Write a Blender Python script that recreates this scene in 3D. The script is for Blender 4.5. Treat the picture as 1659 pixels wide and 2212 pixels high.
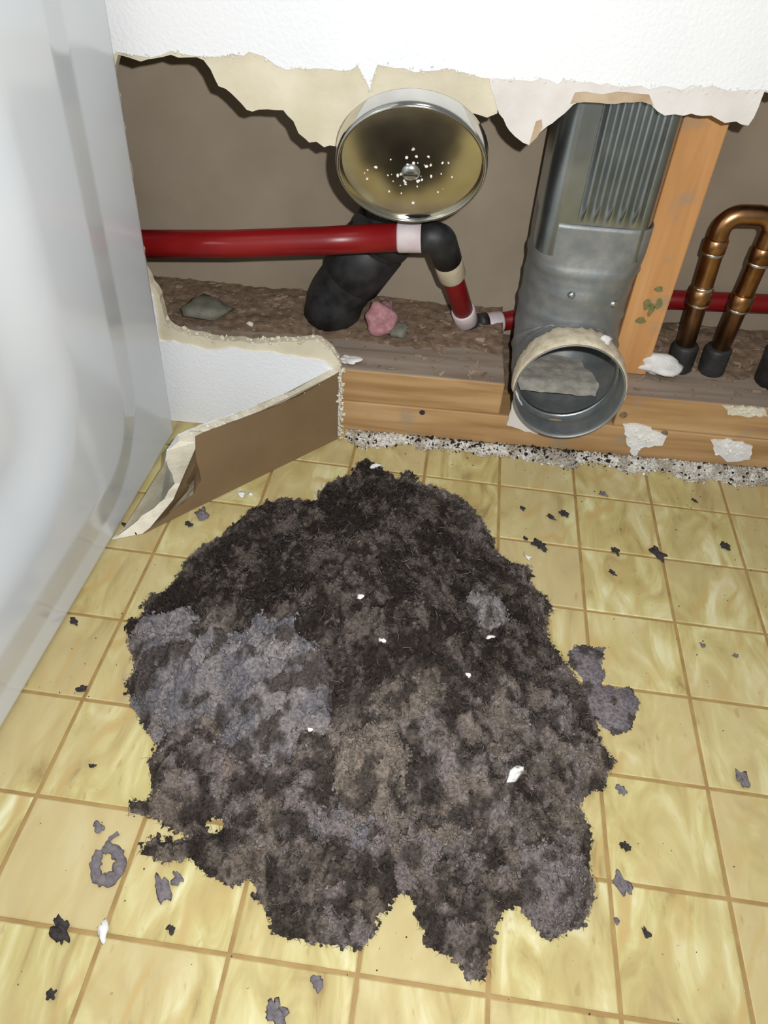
import bpy, bmesh, math, random
import numpy as np
from mathutils import Vector, Matrix
from mathutils.geometry import delaunay_2d_cdt

random.seed(7); RNG = np.random.default_rng(7)
SC = bpy.context.scene
for o in list(bpy.data.objects): bpy.data.objects.remove(o)
COL = SC.collection

# ------------------------------------------------------------------ camera
# metres; X runs along the wall, Y into the wall (framing front at 0), Z up
CP = np.array([-0.1011, -0.6699, 0.5037])
CR = np.array([0.9952, 0.079, 0.0572]); CU = np.array([-0.0956, 0.6735, 0.7329]); CW = np.array([-0.0194, 0.7349, -0.6779])
FPX = 1675.7
cam = bpy.data.cameras.new('camera'); camo = bpy.data.objects.new('camera', cam); COL.objects.link(camo)
cam.sensor_fit = 'VERTICAL'; cam.sensor_height = 36; cam.lens = 36 * FPX / 2212; cam.clip_start = .01
camo.matrix_world = Matrix((( CR[0], CU[0], -CW[0], CP[0]), (CR[1], CU[1], -CW[1], CP[1]), (CR[2], CU[2], -CW[2], CP[2]), (0, 0, 0, 1)))
SC.camera = camo
# ------------------------------------------------------------------ world, lights, exposure
world = bpy.data.worlds.new('room'); SC.world = world; world.use_nodes = True
world.node_tree.nodes['Background'].inputs[0].default_value = (.95, .98, 1.0, 1)
world.node_tree.nodes['Background'].inputs[1].default_value = .20
def area_light(name, loc, target, size, power, color=(1, 1, 1)):
    l = bpy.data.lights.new(name, 'AREA'); l.shape = 'DISK'; l.size = size; l.energy = power; l.color = color
    o = bpy.data.objects.new(name, l); COL.objects.link(o); o.location = loc
    o.rotation_euler = (Vector(target) - Vector(loc)).to_track_quat('-Z', 'Y').to_euler(); return o
area_light('phone_torch', (-.068, -.655, .530), (-.09, -.10, .10), .010, 4.2, (1, .998, .99))
area_light('overhead_fill', (.25, -.9, 2.2), (-.05, -.1, 0), .5, 4.5, (1, .97, .92))  # added soft fill from overhead for top lighting; no such fixture is seen
SC.view_settings.view_transform = 'Standard'; SC.view_settings.look = 'None'
SC.view_settings.exposure = 0.0; SC.view_settings.gamma = 1; SC.view_settings.use_curve_mapping = False

# ------------------------------------------------------------------ measuring helpers (a photo point to a place in the room)
def ray(p): return CW + (p[0] - 829.5) / FPX * CR - (p[1] - 1106) / FPX * CU
def on_y(p, y): d = ray(p); return CP + d * (y - CP[1]) / d[1]
def on_z(p, z=0.): d = ray(p); return CP + d * (z - CP[2]) / d[2]

# ------------------------------------------------------------------ noise (numpy value noise)
def vhash(ix, iy, seed):
    h = (ix.astype(np.int64) * 374761393 + iy.astype(np.int64) * 668265263 + seed * 974711) & 0xffffffff
    h = ((h ^ (h >> 13)) * 1274126177) & 0xffffffff
    return ((h ^ (h >> 16)) & 0xffff) / 65535.
def vnoise(x, y, seed=0):
    ix = np.floor(x); iy = np.floor(y); fx = x - ix; fy = y - iy
    fx = fx * fx * (3 - 2 * fx); fy = fy * fy * (3 - 2 * fy)
    a = vhash(ix, iy, seed); b = vhash(ix + 1, iy, seed); c = vhash(ix, iy + 1, seed); d = vhash(ix + 1, iy + 1, seed)
    return (a + (b - a) * fx) * (1 - fy) + (c + (d - c) * fx) * fy
def fbm(x, y, oct=4, seed=0):
    s = 0; a = .5; t = 0
    for k in range(oct):
        s = s + a * vnoise(x * 2 ** k, y * 2 ** k, seed + k * 17); t += a; a *= .55
    return s / t

def sstep(a, b, x): u = np.clip((x - a) / (b - a), 0, 1); return u * u * (3 - 2 * u)

# ------------------------------------------------------------------ materials
def newmat(name):
    m = bpy.data.materials.new(name); m.use_nodes = True
    nt = m.node_tree; return m, nt, nt.nodes['Principled BSDF']
def node(nt, typ, **kw):
    n = nt.nodes.new(typ)
    for k, v in kw.items():
        if k in n.inputs: n.inputs[k].default_value = v
        else: setattr(n, k, v)
    return n
def ramp(nt, stops):
    r = nt.nodes.new('ShaderNodeValToRGB'); e = r.color_ramp.elements
    while len(e) < len(stops): e.new(.5)
    for i, (p, c) in enumerate(stops): e[i].position = p; e[i].color = (*c, 1)
    return r
def simple(name, c1, c2=None, rough=.6, metal=0, scale=20, bump=0, bscale=200, stretch=(1, 1, 1), detail=6, lo=.35, hi=.65, bdist=.001, rough2=None):
    m, nt, b = newmat(name); L = nt.links.new
    b.inputs['Roughness'].default_value = rough; b.inputs['Metallic'].default_value = metal
    tc = node(nt, 'ShaderNodeTexCoord'); mp = node(nt, 'ShaderNodeMapping'); mp.inputs['Scale'].default_value = stretch
    L(tc.outputs['Object'], mp.inputs[0])
    n = node(nt, 'ShaderNodeTexNoise', Scale=scale, Detail=detail); L(mp.outputs[0], n.inputs['Vector'])
    r = ramp(nt, [(lo, c1), (hi, c2 or c1)]); L(n.outputs[0], r.inputs[0]); L(r.outputs[0], b.inputs['Base Color'])
    if rough2 is not None:
        mr = node(nt, 'ShaderNodeMapRange'); mr.inputs[3].default_value = rough; mr.inputs[4].default_value = rough2
        L(n.outputs[0], mr.inputs[0]); L(mr.outputs[0], b.inputs['Roughness'])
    if bump:
        n2 = node(nt, 'ShaderNodeTexNoise', Scale=bscale, Detail=4); L(mp.outputs[0], n2.inputs['Vector'])
        bp = node(nt, 'ShaderNodeBump', Strength=bump, Distance=bdist); L(n2.outputs[0], bp.inputs['Height']); L(bp.outputs[0], b.inputs['Normal'])
    return m
M = {}
M['paint'] = simple('white_wall_paint', (.80, .82, .84), (.86, .87, .88), .55, scale=6, bump=.45, bscale=330, bdist=.0012)
M['core'] = simple('gypsum_core', (.62, .57, .44), (.76, .72, .60), .95, scale=60, bump=.6, bscale=500)
M['face_core'] = simple('exposed_gypsum_face', (.60, .54, .39), (.72, .66, .51), .9, scale=22, bump=.35, bscale=260)
M['torn_paper'] = simple('torn_white_paper', (.66, .62, .58), (.76, .73, .70), .9, scale=30, bump=.3, bscale=300)
M['brown_paper'] = simple('brown_kraft_paper', (.19, .125, .06), (.25, .165, .085), .85, scale=14, bump=.15, bscale=600, lo=.25, hi=.75)
M['torn_brown'] = simple('torn_brown_paper', (.40, .28, .17), (.55, .43, .30), .9, scale=50, bump=.4, bscale=400)
M['cavity'] = simple('dusty_grey_brown_paper', (.29, .23, .165), (.40, .33, .245), .8, scale=9, bump=.15, bscale=500, lo=.3, hi=.7)
M['white_plaster'] = simple('white_plaster', (.72, .71, .68), (.85, .84, .82), .95, scale=90, bump=.7, bscale=500)
M['galv'] = simple('galvanised_steel', (.33, .37, .385), (.42, .46, .475), .26, .95, scale=30, bump=.04, bscale=90, rough2=.36)
M['dusty_galv'] = simple('dusty_galvanised_steel', (.25, .275, .285), (.35, .35, .335), .42, .6, scale=70, bump=.2, bscale=220, rough2=.62, lo=.35, hi=.7)
M['sealant'] = simple('dusty_cream_sealant', (.52, .44, .31), (.70, .62, .47), .9, scale=110, bump=.8, bscale=420)
M['cover'] = simple('polished_warm_steel', (.66, .62, .48), (.74, .71, .58), .16, 1, scale=40, bump=.03, bscale=60, rough2=.26)
M['rim'] = simple('polished_steel_rim', (.62, .61, .56), (.72, .71, .67), .16, 1, scale=30)
M['screw'] = simple('zinc_screw', (.6, .63, .66), (.7, .73, .76), .3, 1)
M['red'] = simple('red_plastic_pipe', (.19, .004, .006), (.26, .008, .009), .35, scale=12)
M['collar'] = simple('dusty_pink_white_collar', (.60, .50, .52), (.72, .64, .64), .6, scale=60)
M['cream_collar'] = simple('cream_collar', (.55, .47, .33), (.66, .58, .44), .6, scale=60)
M['black_plastic'] = simple('black_plastic', (.012, .012, .013), (.035, .035, .036), .42, scale=60, bump=.1, bscale=300, rough2=.65)
M['copper'] = simple('tarnished_copper', (.26, .125, .05), (.52, .29, .14), .22, 1, scale=35, rough2=.42)
M['solder'] = simple('bright_solder', (.62, .58, .52), (.78, .74, .68), .25, 1, scale=80)
M['pink'] = simple('pink_insulation', (.42, .18, .20), (.55, .30, .31), 1, scale=160, bump=1, bscale=500)
M['chips'] = simple('cavity_debris', (.12, .075, .045), (.34, .24, .16), 1, scale=130, bump=1, bscale=500, lo=.25, hi=.85)
M['stone'] = simple('grey_green_rubble', (.16, .16, .12), (.26, .25, .20), .95, scale=80, bump=.6, bscale=300)
M['groove'] = simple('tan_groove', (.30, .185, .06), (.38, .25, .09), .6, scale=60)
M['dark_crumb'] = simple('dark_lint_crumb', (.022, .018, .017), (.06, .05, .048), 1, scale=300, bump=1, bscale=700)
M['grey_crumb'] = simple('grey_lint_crumb', (.13, .115, .125), (.21, .185, .195), 1, scale=300, bump=1, bscale=700)

def wood(name, a, b_, c, along='x', rough=.6):
    m, nt, b = newmat(name); L = nt.links.new; b.inputs['Roughness'].default_value = rough
    tc = node(nt, 'ShaderNodeTexCoord'); mp = node(nt, 'ShaderNodeMapping')
    mp.inputs['Scale'].default_value = (2.5, 30, 30) if along == 'x' else (30, 30, 2.5)
    L(tc.outputs['Object'], mp.inputs[0])
    n = node(nt, 'ShaderNodeTexNoise', Scale=2.2, Detail=8, Distortion=.6); L(mp.outputs[0], n.inputs['Vector'])
    r = ramp(nt, [(.30, a), (.5, b_), (.68, c)]); L(n.outputs[0], r.inputs[0])
    n3 = node(nt, 'ShaderNodeTexNoise', Scale=26, Detail=6); L(tc.outputs['Object'], n3.inputs['Vector'])
    r3 = ramp(nt, [(.58, (0, 0, 0)), (.72, (.7, .7, .7))]); L(n3.outputs[0], r3.inputs[0])
    mx = node(nt, 'ShaderNodeMix', data_type='RGBA'); L(r3.outputs[0], mx.inputs[0]); L(r.outputs[0], mx.inputs[6]); mx.inputs[7].default_value = (.33, .26, .19, 1)
    L(mx.outputs[2], b.inputs['Base Color'])
    bp = node(nt, 'ShaderNodeBump', Strength=.25, Distance=.001); L(n.outputs[0], bp.inputs['Height']); L(bp.outputs[0], b.inputs['Normal'])
    return m
M['wood'] = wood('orange_pine', (.32, .18, .07), (.46, .275, .12), (.55, .36, .18))
M['stud_wood'] = wood('orange_pine_stud', (.52, .25, .085), (.60, .30, .11), (.64, .35, .14), 'z')
M['grey_wood'] = wood('dusty_grey_pine', (.22, .165, .125), (.32, .255, .20), (.38, .31, .25))

def tile_mat():
    m, nt, b = newmat('marbled_yellow_vinyl'); L = nt.links.new
    g = node(nt, 'ShaderNodeNewGeometry'); oi = node(nt, 'ShaderNodeObjectInfo')
    off = node(nt, 'ShaderNodeVectorMath', operation='SCALE'); off.inputs[0].default_value = (3.1, 7.3, 5.7); L(oi.outputs['Random'], off.inputs['Scale'])
    ad = node(nt, 'ShaderNodeVectorMath', operation='ADD'); L(g.outputs['Position'], ad.inputs[0]); L(off.outputs[0], ad.inputs[1])
    mp = node(nt, 'ShaderNodeMapping'); mp.inputs['Rotation'].default_value = (0, 0, .9); mp.inputs['Scale'].default_value = (1, .38, 1); L(ad.outputs[0], mp.inputs[0])
    n1 = node(nt, 'ShaderNodeTexNoise', Scale=34, Detail=7, Roughness=.55, Distortion=1.6); L(mp.outputs[0], n1.inputs['Vector'])
    r1 = ramp(nt, [(.29, (.33, .235, .095)), (.40, (.45, .36, .145)), (.51, (.525, .45, .19)), (.61, (.61, .55, .28)), (.73, (.73, .69, .45))]); L(n1.outputs[0], r1.inputs[0])
    n2 = node(nt, 'ShaderNodeTexNoise', Scale=9, Detail=4, Distortion=.8); L(mp.outputs[0], n2.inputs['Vector'])
    r2 = ramp(nt, [(.42, (0, 0, 0)), (.60, (.75, .75, .75))]); L(n2.outputs[0], r2.inputs[0])
    mx = node(nt, 'ShaderNodeMix', data_type='RGBA'); L(r2.outputs[0], mx.inputs[0]); L(r1.outputs[0], mx.inputs[6]); mx.inputs[7].default_value = (.52, .42, .215, 1)
    # scuffed dust and small brown scratches
    n4 = node(nt, 'ShaderNodeTexNoise', Scale=170, Detail=3); L(mp.outputs[0], n4.inputs['Vector'])
    r4 = ramp(nt, [(.66, (0, 0, 0)), (.74, (.45, .45, .45))]); L(n4.outputs[0], r4.inputs[0])
    mx2 = node(nt, 'ShaderNodeMix', data_type='RGBA'); L(r4.outputs[0], mx2.inputs[0]); L(mx.outputs[2], mx2.inputs[6]); mx2.inputs[7].default_value = (.33, .22, .08, 1)
    w = node(nt, 'ShaderNodeTexWave', Scale=13, Distortion=14, Detail=3); w.inputs['Detail Scale'].default_value = .9; L(mp.outputs[0], w.inputs['Vector'])
    rw = ramp(nt, [(.0, (.9, .9, .9)), (.13, (0, 0, 0)), (.86, (0, 0, 0)), (1.0, (.35, .35, .35))]); L(w.outputs[0], rw.inputs[0])
    nm = node(nt, 'ShaderNodeTexNoise', Scale=14, Detail=2); L(ad.outputs[0], nm.inputs['Vector'])
    rm = ramp(nt, [(.45, (0, 0, 0)), (.62, (1, 1, 1))]); L(nm.outputs[0], rm.inputs[0])
    mm = node(nt, 'ShaderNodeMath', operation='MULTIPLY'); L(rw.outputs[0], mm.inputs[0]); L(rm.outputs[0], mm.inputs[1])
    mx3 = node(nt, 'ShaderNodeMix', data_type='RGBA'); L(mm.outputs[0], mx3.inputs[0]); L(mx2.outputs[2], mx3.inputs[6]); mx3.inputs[7].default_value = (.50, .36, .14, 1)
    L(mx3.outputs[2], b.inputs['Base Color'])
    b.inputs['Roughness'].default_value = .42
    bp = node(nt, 'ShaderNodeBump', Strength=.3, Distance=.0012); L(w.outputs[0], bp.inputs['Height']); L(bp.outputs[0], b.inputs['Normal'])
    return m
M['tile'] = tile_mat()
def lint_mat():
    m, nt, b = newmat('matted_lint'); L = nt.links.new
    at = node(nt, 'ShaderNodeAttribute', attribute_name='lint'); tc = node(nt, 'ShaderNodeTexCoord')
    n = node(nt, 'ShaderNodeTexNoise', Scale=420, Detail=5); L(tc.outputs['Object'], n.inputs['Vector'])
    r = ramp(nt, [(.3, (.62, .62, .62)), (.7, (1.35, 1.33, 1.3))]); L(n.outputs[0], r.inputs[0])
    mx = node(nt, 'ShaderNodeMix', data_type='RGBA', blend_type='MULTIPLY'); mx.inputs[0].default_value = 1
    L(at.outputs['Color'], mx.inputs[6]); L(r.outputs[0], mx.inputs[7]); L(mx.outputs[2], b.inputs['Base Color'])
    b.inputs['Roughness'].default_value = 1; b.inputs['Specular IOR Level'].default_value = .1
    bp = node(nt, 'ShaderNodeBump', Strength=.9, Distance=.002); L(n.outputs[0], bp.inputs['Height']); L(bp.outputs[0], b.inputs['Normal'])
    return m
M['lint'] = lint_mat()
def enamel():
    m, nt, b = newmat('white_enamel'); L = nt.links.new
    tc = node(nt, 'ShaderNodeTexCoord'); n = node(nt, 'ShaderNodeTexNoise', Scale=7, Detail=4); L(tc.outputs['Object'], n.inputs['Vector'])
    r = ramp(nt, [(.35, (.63, .66, .69)), (.65, (.67, .70, .73))]); L(n.outputs[0], r.inputs[0]); L(r.outputs[0], b.inputs['Base Color'])
    b.inputs['Roughness'].default_value = .15; b.inputs['Specular IOR Level'].default_value = .7
    return m
M['enamel'] = enamel()

# ------------------------------------------------------------------ object helpers
def mesh_obj(name, verts, faces, mat, parent=None, smooth=False, loc=None):
    me = bpy.data.meshes.new(name); me.from_pydata([tuple(map(float, v)) for v in verts], [], [tuple(map(int, f)) for f in faces])
    me.update()
    return link(name, me, mat, parent, smooth, loc)
def link(name, me, mat, parent=None, smooth=False, loc=None):
    if mat is not None and not me.materials: me.materials.append(mat)
    if smooth: me.polygons.foreach_set('use_smooth', [True] * len(me.polygons))
    o = bpy.data.objects.new(name, me); COL.objects.link(o)
    if loc is not None: o.location = tuple(map(float, loc))
    if parent: o.parent = parent
    return o
def fast_obj(name, V, F, mat, parent=None, smooth=False, col=None):
    """numpy vertex and triangle arrays into one mesh, with a per-vertex fibre colour"""
    me = bpy.data.meshes.new(name); V = np.asarray(V, np.float32); F = np.asarray(F, np.int32)
    me.vertices.add(len(V)); me.vertices.foreach_set('co', V.ravel())
    k = F.shape[1]; me.loops.add(F.size); me.loops.foreach_set('vertex_index', F.ravel())
    me.polygons.add(len(F)); me.polygons.foreach_set('loop_start', np.arange(0, F.size, k, dtype=np.int32))
    me.update(calc_edges=True)
    if col is not None:
        a = me.color_attributes.new('lint', 'FLOAT_COLOR', 'POINT')
        a.data.foreach_set('color', np.c_[col, np.ones(len(col))].astype(np.float32).ravel())
    me.validate()
    return link(name, me, mat, parent, smooth)
def from_bm(name, bm, mat, parent=None, smooth=False, loc=None):
    bmesh.ops.recalc_face_normals(bm, faces=bm.faces)
    me = bpy.data.meshes.new(name); bm.to_mesh(me); bm.free(); return link(name, me, mat, parent, smooth, loc)
def thing(name, label, cat, loc=(0, 0, 0), group=None):
    o = bpy.data.objects.new(name, None); o.empty_display_size = .01; COL.objects.link(o); o.location = tuple(map(float, loc))
    return tag(o, label, cat, group)
def tag(o, label=None, cat=None, group=None, kind=None):
    if label: o['label'] = label
    if cat: o['category'] = cat
    if group: o['group'] = group
    if kind: o['kind'] = kind
    return o
def box_bm(x0, x1, y0, y1, z0, z1, bev=0, bm=None, seg=2):
    bm = bm or bmesh.new()
    r = bmesh.ops.create_cube(bm, size=1, matrix=Matrix.Translation(((x0+x1)/2, (y0+y1)/2, (z0+z1)/2)) @ Matrix.Diagonal((x1-x0, y1-y0, z1-z0, 1)))
    if bev:
        es = {e for v in r['verts'] for e in v.link_edges}
        bmesh.ops.bevel(bm, geom=list(es), offset=bev, segments=seg, affect='EDGES', profile=.5)
    return bm
def jag(pts, amp, step=.005, seed=0):
    """subdivide an open 2D polyline and make it ragged"""
    rs = np.random.default_rng(seed); out = [np.array(pts[0], float)]
    for a, b in zip(pts[:-1], pts[1:]):
        a = np.array(a, float); b = np.array(b, float); n = max(1, int(np.linalg.norm(b - a) / step)); t = b - a
        nn = np.array([-t[1], t[0]]) / (np.linalg.norm(t) + 1e-9)
        for i in range(1, n + 1):
            p = a + t * i / n
            if i < n: p = p + nn * rs.normal(0, amp) + t / n * rs.uniform(-.25, .25)
            out.append(p)
    return out
def cut_prism(bm, pa, front, back):
    """fill a ragged outline robustly and extrude it: front(p), back(p) give the two faces' places"""
    n = len(pa); vs, es, fs, *_ = delaunay_2d_cdt([Vector(p) for p in pa], [(i, (i+1) % n) for i in range(n)], [list(range(n))], 2, 1e-6)
    a = [bm.verts.new(front(p)) for p in vs]; b = [bm.verts.new(back(p)) for p in vs]; cnt = {}
    tri = []
    for f in fs:
        f = list(f); tri += [(f[0], f[k], f[k+1]) for k in range(1, len(f) - 1)]
    for t in tri:
        for q in range(3): e = (t[q], t[(q+1) % 3]); cnt[tuple(sorted(e))] = cnt.get(tuple(sorted(e)), 0) + 1
    for t in tri:
        try: bm.faces.new([a[k] for k in t]); bm.faces.new([b[k] for k in reversed(t)])
        except ValueError: continue
        for q in range(3):
            e = (t[q], t[(q+1) % 3])
            if cnt[tuple(sorted(e))] == 1:
                try: bm.faces.new((a[e[1]], a[e[0]], b[e[0]], b[e[1]]))
                except ValueError: pass
    return bm
def slab(pts, y0, y1, bm=None):
    """prism with an outline in XZ between two depths"""
    return cut_prism(bm or bmesh.new(), pts, lambda p: (p[0], y0, p[1]), lambda p: (p[0], y1, p[1]))
def px_y(pp, y): return [(v[0], v[2]) for v in (on_y(p, y) for p in pp)]
def fillet(pts, rad, n=8):
    pts = [Vector(p) for p in pts]; out = [pts[0]]
    for i in range(1, len(pts) - 1):
        a, b, c = pts[i-1], pts[i], pts[i+1]; u = (a - b).normalized(); v = (c - b).normalized()
        ang = u.angle(v); d = min(rad / math.tan(ang / 2), (a-b).length * .49, (c-b).length * .49); r = d * math.tan(ang / 2)
        cen = b + (u + v).normalized() * (r / math.sin(ang / 2)); s = b + u * d - cen; e = b + v * d - cen; tot = s.angle(e); ax = s.cross(e).normalized()
        for k in range(n + 1): out.append(cen + Matrix.Rotation(tot * k / n, 3, ax) @ s)
    out.append(pts[-1]); return out
def tube(bm, path, rad, n=20, cap=True):
    path = [Vector(p) for p in path]; N = len(path); rads = rad if hasattr(rad, '__len__') else [rad] * N
    T = [(path[min(i+1, N-1)] - path[max(i-1, 0)]).normalized() for i in range(N)]
    x = T[0].orthogonal().normalized(); rings = []
    for i in range(N):
        x = (x - T[i] * x.dot(T[i])).normalized(); y = T[i].cross(x)
        rings.append([bm.verts.new(path[i] + (x * math.cos(2*math.pi*k/n) + y * math.sin(2*math.pi*k/n)) * rads[i]) for k in range(n)])
    for a, b in zip(rings[:-1], rings[1:]):
        for k in range(n): bm.faces.new((a[k], a[(k+1) % n], b[(k+1) % n], b[k]))
    if cap: bm.faces.new(list(reversed(rings[0]))); bm.faces.new(rings[-1])
    return bm
def tube_obj(name, path, rad, mat, parent=None, n=20, cap=True): return from_bm(name, tube(bmesh.new(), path, rad, n, cap), mat, parent, True)
def collar_path(a, b, r, lip=.001):
    a = Vector(a); b = Vector(b); return [a, a.lerp(b, .08), a.lerp(b, .92), b], [r * .9, r, r, r * .9]
def rock(name, loc, size, mat, seed, flat=.6, sub=2, rough=.35, parent=None, stretch=1., ang=0.):
    """an irregular crumb sitting on its lowest point"""
    bm = bmesh.new(); bmesh.ops.create_icosphere(bm, subdivisions=sub, radius=1)
    rs = random.Random(seed); ph = [Vector((rs.uniform(-1, 1), rs.uniform(-1, 1), rs.uniform(-1, 1))).normalized() * rs.uniform(2.5, 8.5 if sub > 2 else 5.5) for _ in range(6)]; of = [rs.uniform(0, 6) for _ in range(6)]
    ca, sa = math.cos(ang), math.sin(ang)
    for v in bm.verts:
        d = v.co.copy(); k = 1 + rough * sum(math.sin(p.dot(d) + q) for p, q in zip(ph, of)) / 2.4
        p = d * k; x = p.x * stretch; y = p.y; v.co = Vector((x * ca - y * sa, x * sa + y * ca, p.z * flat)) * size
    lo = min(v.co.z for v in bm.verts)
    for v in bm.verts: v.co.z -= lo
    return from_bm(name, bm, mat, parent, True, loc)

# ================================================================== SETTING
# ---- floor: base sheet with every printed square raised a little from its groove
TH = .04452; S = .0762
def tile_xy(i, j):
    x = (i + 4) * S; y = (j - 6.8875) * S; c, s = math.cos(TH), math.sin(TH)
    return c * x + s * y, -s * x + c * y
bm = box_bm(-1.2, 1.1, -1.3, .35, -.03, -.0011)
floor = tag(from_bm('floor', bm, M['groove']), kind='structure')
h1 = S / 2 - .0013; h2 = S / 2 - .0021
tv = [(sx * h, sy * h, z) for h, z in ((h1, -.0011), (h1, -.0005), (h2, 0)) for sx, sy in ((-1, -1), (1, -1), (1, 1), (-1, 1))]
tf = [(8, 9, 10, 11)] + [(r*4 + k, r*4 + (k+1) % 4, r*4 + 4 + (k+1) % 4, r*4 + 4 + k) for r in (0, 1) for k in range(4)]
tme = bpy.data.meshes.new('tile'); tme.from_pydata(tv, [], tf); tme.update(); tme.materials.append(M['tile'])
for i in range(-12, 5):
    for j in range(-3, 7):
        x, y = tile_xy(i + .5, j + .5)
        o = bpy.data.objects.new('tile', tme); COL.objects.link(o); o.parent = floor; o.location = (x, y, 0); o.rotation_euler = (0, 0, -TH)

# ---- front wall of drywall with the broken opening (three layers: painted face, core, hanging paper)
F0, F1, F2 = -.0127, -.0104, -.001
white_top = [(1659, 196), (1560, 192), (1457, 190), (1384, 185), (1240, 175), (1110, 172), (1038, 168), (965, 147), (915, 154), (871, 147), (815, 140), (806, 165), (799, 194), (786, 165), (772, 142),
             (757, 151), (700, 149), (639, 147), (598, 142), (570, 122), (537, 112), (487, 119), (443, 122), (402, 118), (369, 110), (345, 120), (284, 117), (251, 112)]
wt = px_y(white_top, F0)
lower = px_y([(330, 640), (341, 700), (345, 736), (414, 747), (457, 758), (493, 752), (602, 765), (703, 783), (722, 800)], F0)
edge = [(.50, wt[0][1] + .004)] + jag([(.46, wt[0][1] + .003)] + wt, .0010, .006, 3) + jag([(-.362, .335), (-.362, .16)] + lower, .0008, .006, 4)
outl = [(-1.0, 0), (-1.0, .95), (.85, .95), (.85, 0), (.50, 0)] + [tuple(p) for p in edge] + [(-.172, .07), (-.172, .0005)]
wall = tag(from_bm('wall_back', slab(outl, F0, F1), M['paint']), kind='structure')
core_top = [(1659, 200), (1640, 197), (1500, 196), (1400, 190), (1240, 182), (1120, 178), (1086, 200), (1074, 245), (1052, 254), (1023, 245), (1000, 238), (940, 262), (870, 288), (800, 304), (760, 312),
            (700, 318), (668, 308), (645, 288), (634, 262), (612, 238), (580, 236), (545, 241), (520, 222), (500, 202), (472, 186), (455, 150), (440, 130), (402, 124), (369, 118), (320, 128), (284, 126), (255, 118)]
ct = px_y(core_top, F1)
core_low = px_y([(322, 600), (345, 640), (356, 690), (372, 710), (405, 722), (470, 735), (551, 741), (620, 738), (692, 737), (716, 756), (735, 790)], F1)
edge2 = [(.495, ct[0][1])] + jag([(.45, ct[0][1])] + ct, .0009, .005, 8) + jag([(-.357, .33), (-.357, .17)] + core_low, .0009, .005, 9)
outl2 = [(-1.0, 0), (-1.0, .95), (.85, .95), (.85, 0), (.495, 0)] + [tuple(p) for p in edge2] + [(-.1715, .075), (-.1715, .0005)]
from_bm('gypsum_core', slab(outl2, F1, F2), M['face_core'], wall)
pap = [(1056, 166), (1066, 205), (1078, 245), (1094, 272), (1112, 294), (1130, 308), (1143, 313), (1152, 300), (1166, 286), (1193, 266), (1219, 245), (1238, 226), (1262, 214), (1310, 217), (1384, 212),
       (1406, 225), (1420, 240), (1435, 249), (1493, 245), (1536, 249), (1565, 265), (1590, 262), (1616, 271), (1638, 232), (1650, 200)]
pp = px_y(pap, -.0115)
o = from_bm('torn_paper', slab([tuple(p) for p in jag(pp, .0007, .005, 5)] + [(pp[-1][0], .37), (pp[0][0], .365)], -.0120, -.0108), M['torn_paper'], wall)
o['label'] = 'whitish torn paper layer hanging below the painted face'
for k, poly in enumerate(([(1143, 312), (1158, 262), (1170, 258), (1172, 276), (1160, 296)], [(1232, 224), (1242, 200), (1300, 204), (1360, 200), (1402, 204), (1412, 228), (1386, 219), (1312, 224), (1262, 220)])):
    q = px_y(poly, -.0124); from_bm('torn_paper', slab([tuple(p) for p in jag(q + [q[0]], .0006, .006, 12 + k)][:-1], -.0128, -.0120), M['torn_brown'], wall)['label'] = 'brown torn paper edge'
# crumbly white lip along the break of the upper and lower painted edges
rs = np.random.default_rng(5); bm = bmesh.new()
def crumbs_bm(bm, pts, rs, smin, smax):
    for p in pts:
        s = rs.uniform(smin, smax); m = Matrix.Translation(tuple(map(float, p))) @ Matrix.Rotation(rs.uniform(0, 6), 4, Vector(rs.normal(size=3)).normalized()) @ Matrix.Diagonal((s, s * rs.uniform(.5, 1), s * rs.uniform(.4, .9), 1))
        bmesh.ops.create_icosphere(bm, subdivisions=1, radius=1, matrix=m)
low_edge = jag(core_low[2:], .001, .002, 21)
crumbs_bm(bm, [(p[0], rs.uniform(F0, F2), p[1] + rs.normal(0, .0012)) for p in low_edge], rs, .0010, .0032)
tag(from_bm('crumbled_edge', bm, M['core'], wall), 'crumbled gypsum edge on the lower remnant', kind='stuff')
bm = bmesh.new(); crumbs_bm(bm, [(p[0], rs.uniform(F0 - .0005, F1), p[1] + rs.normal(0, .0008)) for p in jag(wt, .001, .0025, 22)], rs, .0006, .0020)
tag(from_bm('crumbled_edge', bm, M['white_plaster'], wall), 'crumbled white edge above the opening', kind='stuff')

rear = tag(from_bm('wall_rear', box_bm(-1, .85, .140, .155, -.0005, .95), M['cavity']), kind='structure')
tag(from_bm('light_cap_1', box_bm(-1, .85, .0005, .1395, .90, .938, .002), M['grey_wood']), kind='structure')  # unseen board added to keep world light from leaking into the cavity top

# ================================================================== FRAMING
def board(name, x0, x1, y0, y1, z0, z1, mat, label, cat='lumber', topmat=None):
    o = from_bm(name, box_bm(x0, x1, y0, y1, z0, z1, .0018), mat); tag(o, label, cat)
    if topmat:
        o.data.materials.append(topmat)
        for f in o.data.polygons:
            if f.normal.z > .6: f.material_index = 1
    return o
board('sole_plate', -.90, .80, .0, .1385, .0, .0375, M['wood'], 'lower orange pine board of the doubled sole plate, resting on the floor')
board('sole_plate', -.90, -.0070, .0, .1385, .0378, .0762, M['wood'], 'upper pine sole plate board left of the round duct, dusty on top', topmat=M['grey_wood'])
pr = board('sole_plate', .1110, .80, .0, .1385, .0378, .0762, M['wood'], 'upper pine sole plate board right of the round duct, with white plaster smears', topmat=M['grey_wood'])
st = board('wall_stud', .1020, .1405, .040, .129, .0764, .90, M['stud_wood'], 'upright orange pine stud between galvanised duct and copper pipes')
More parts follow.
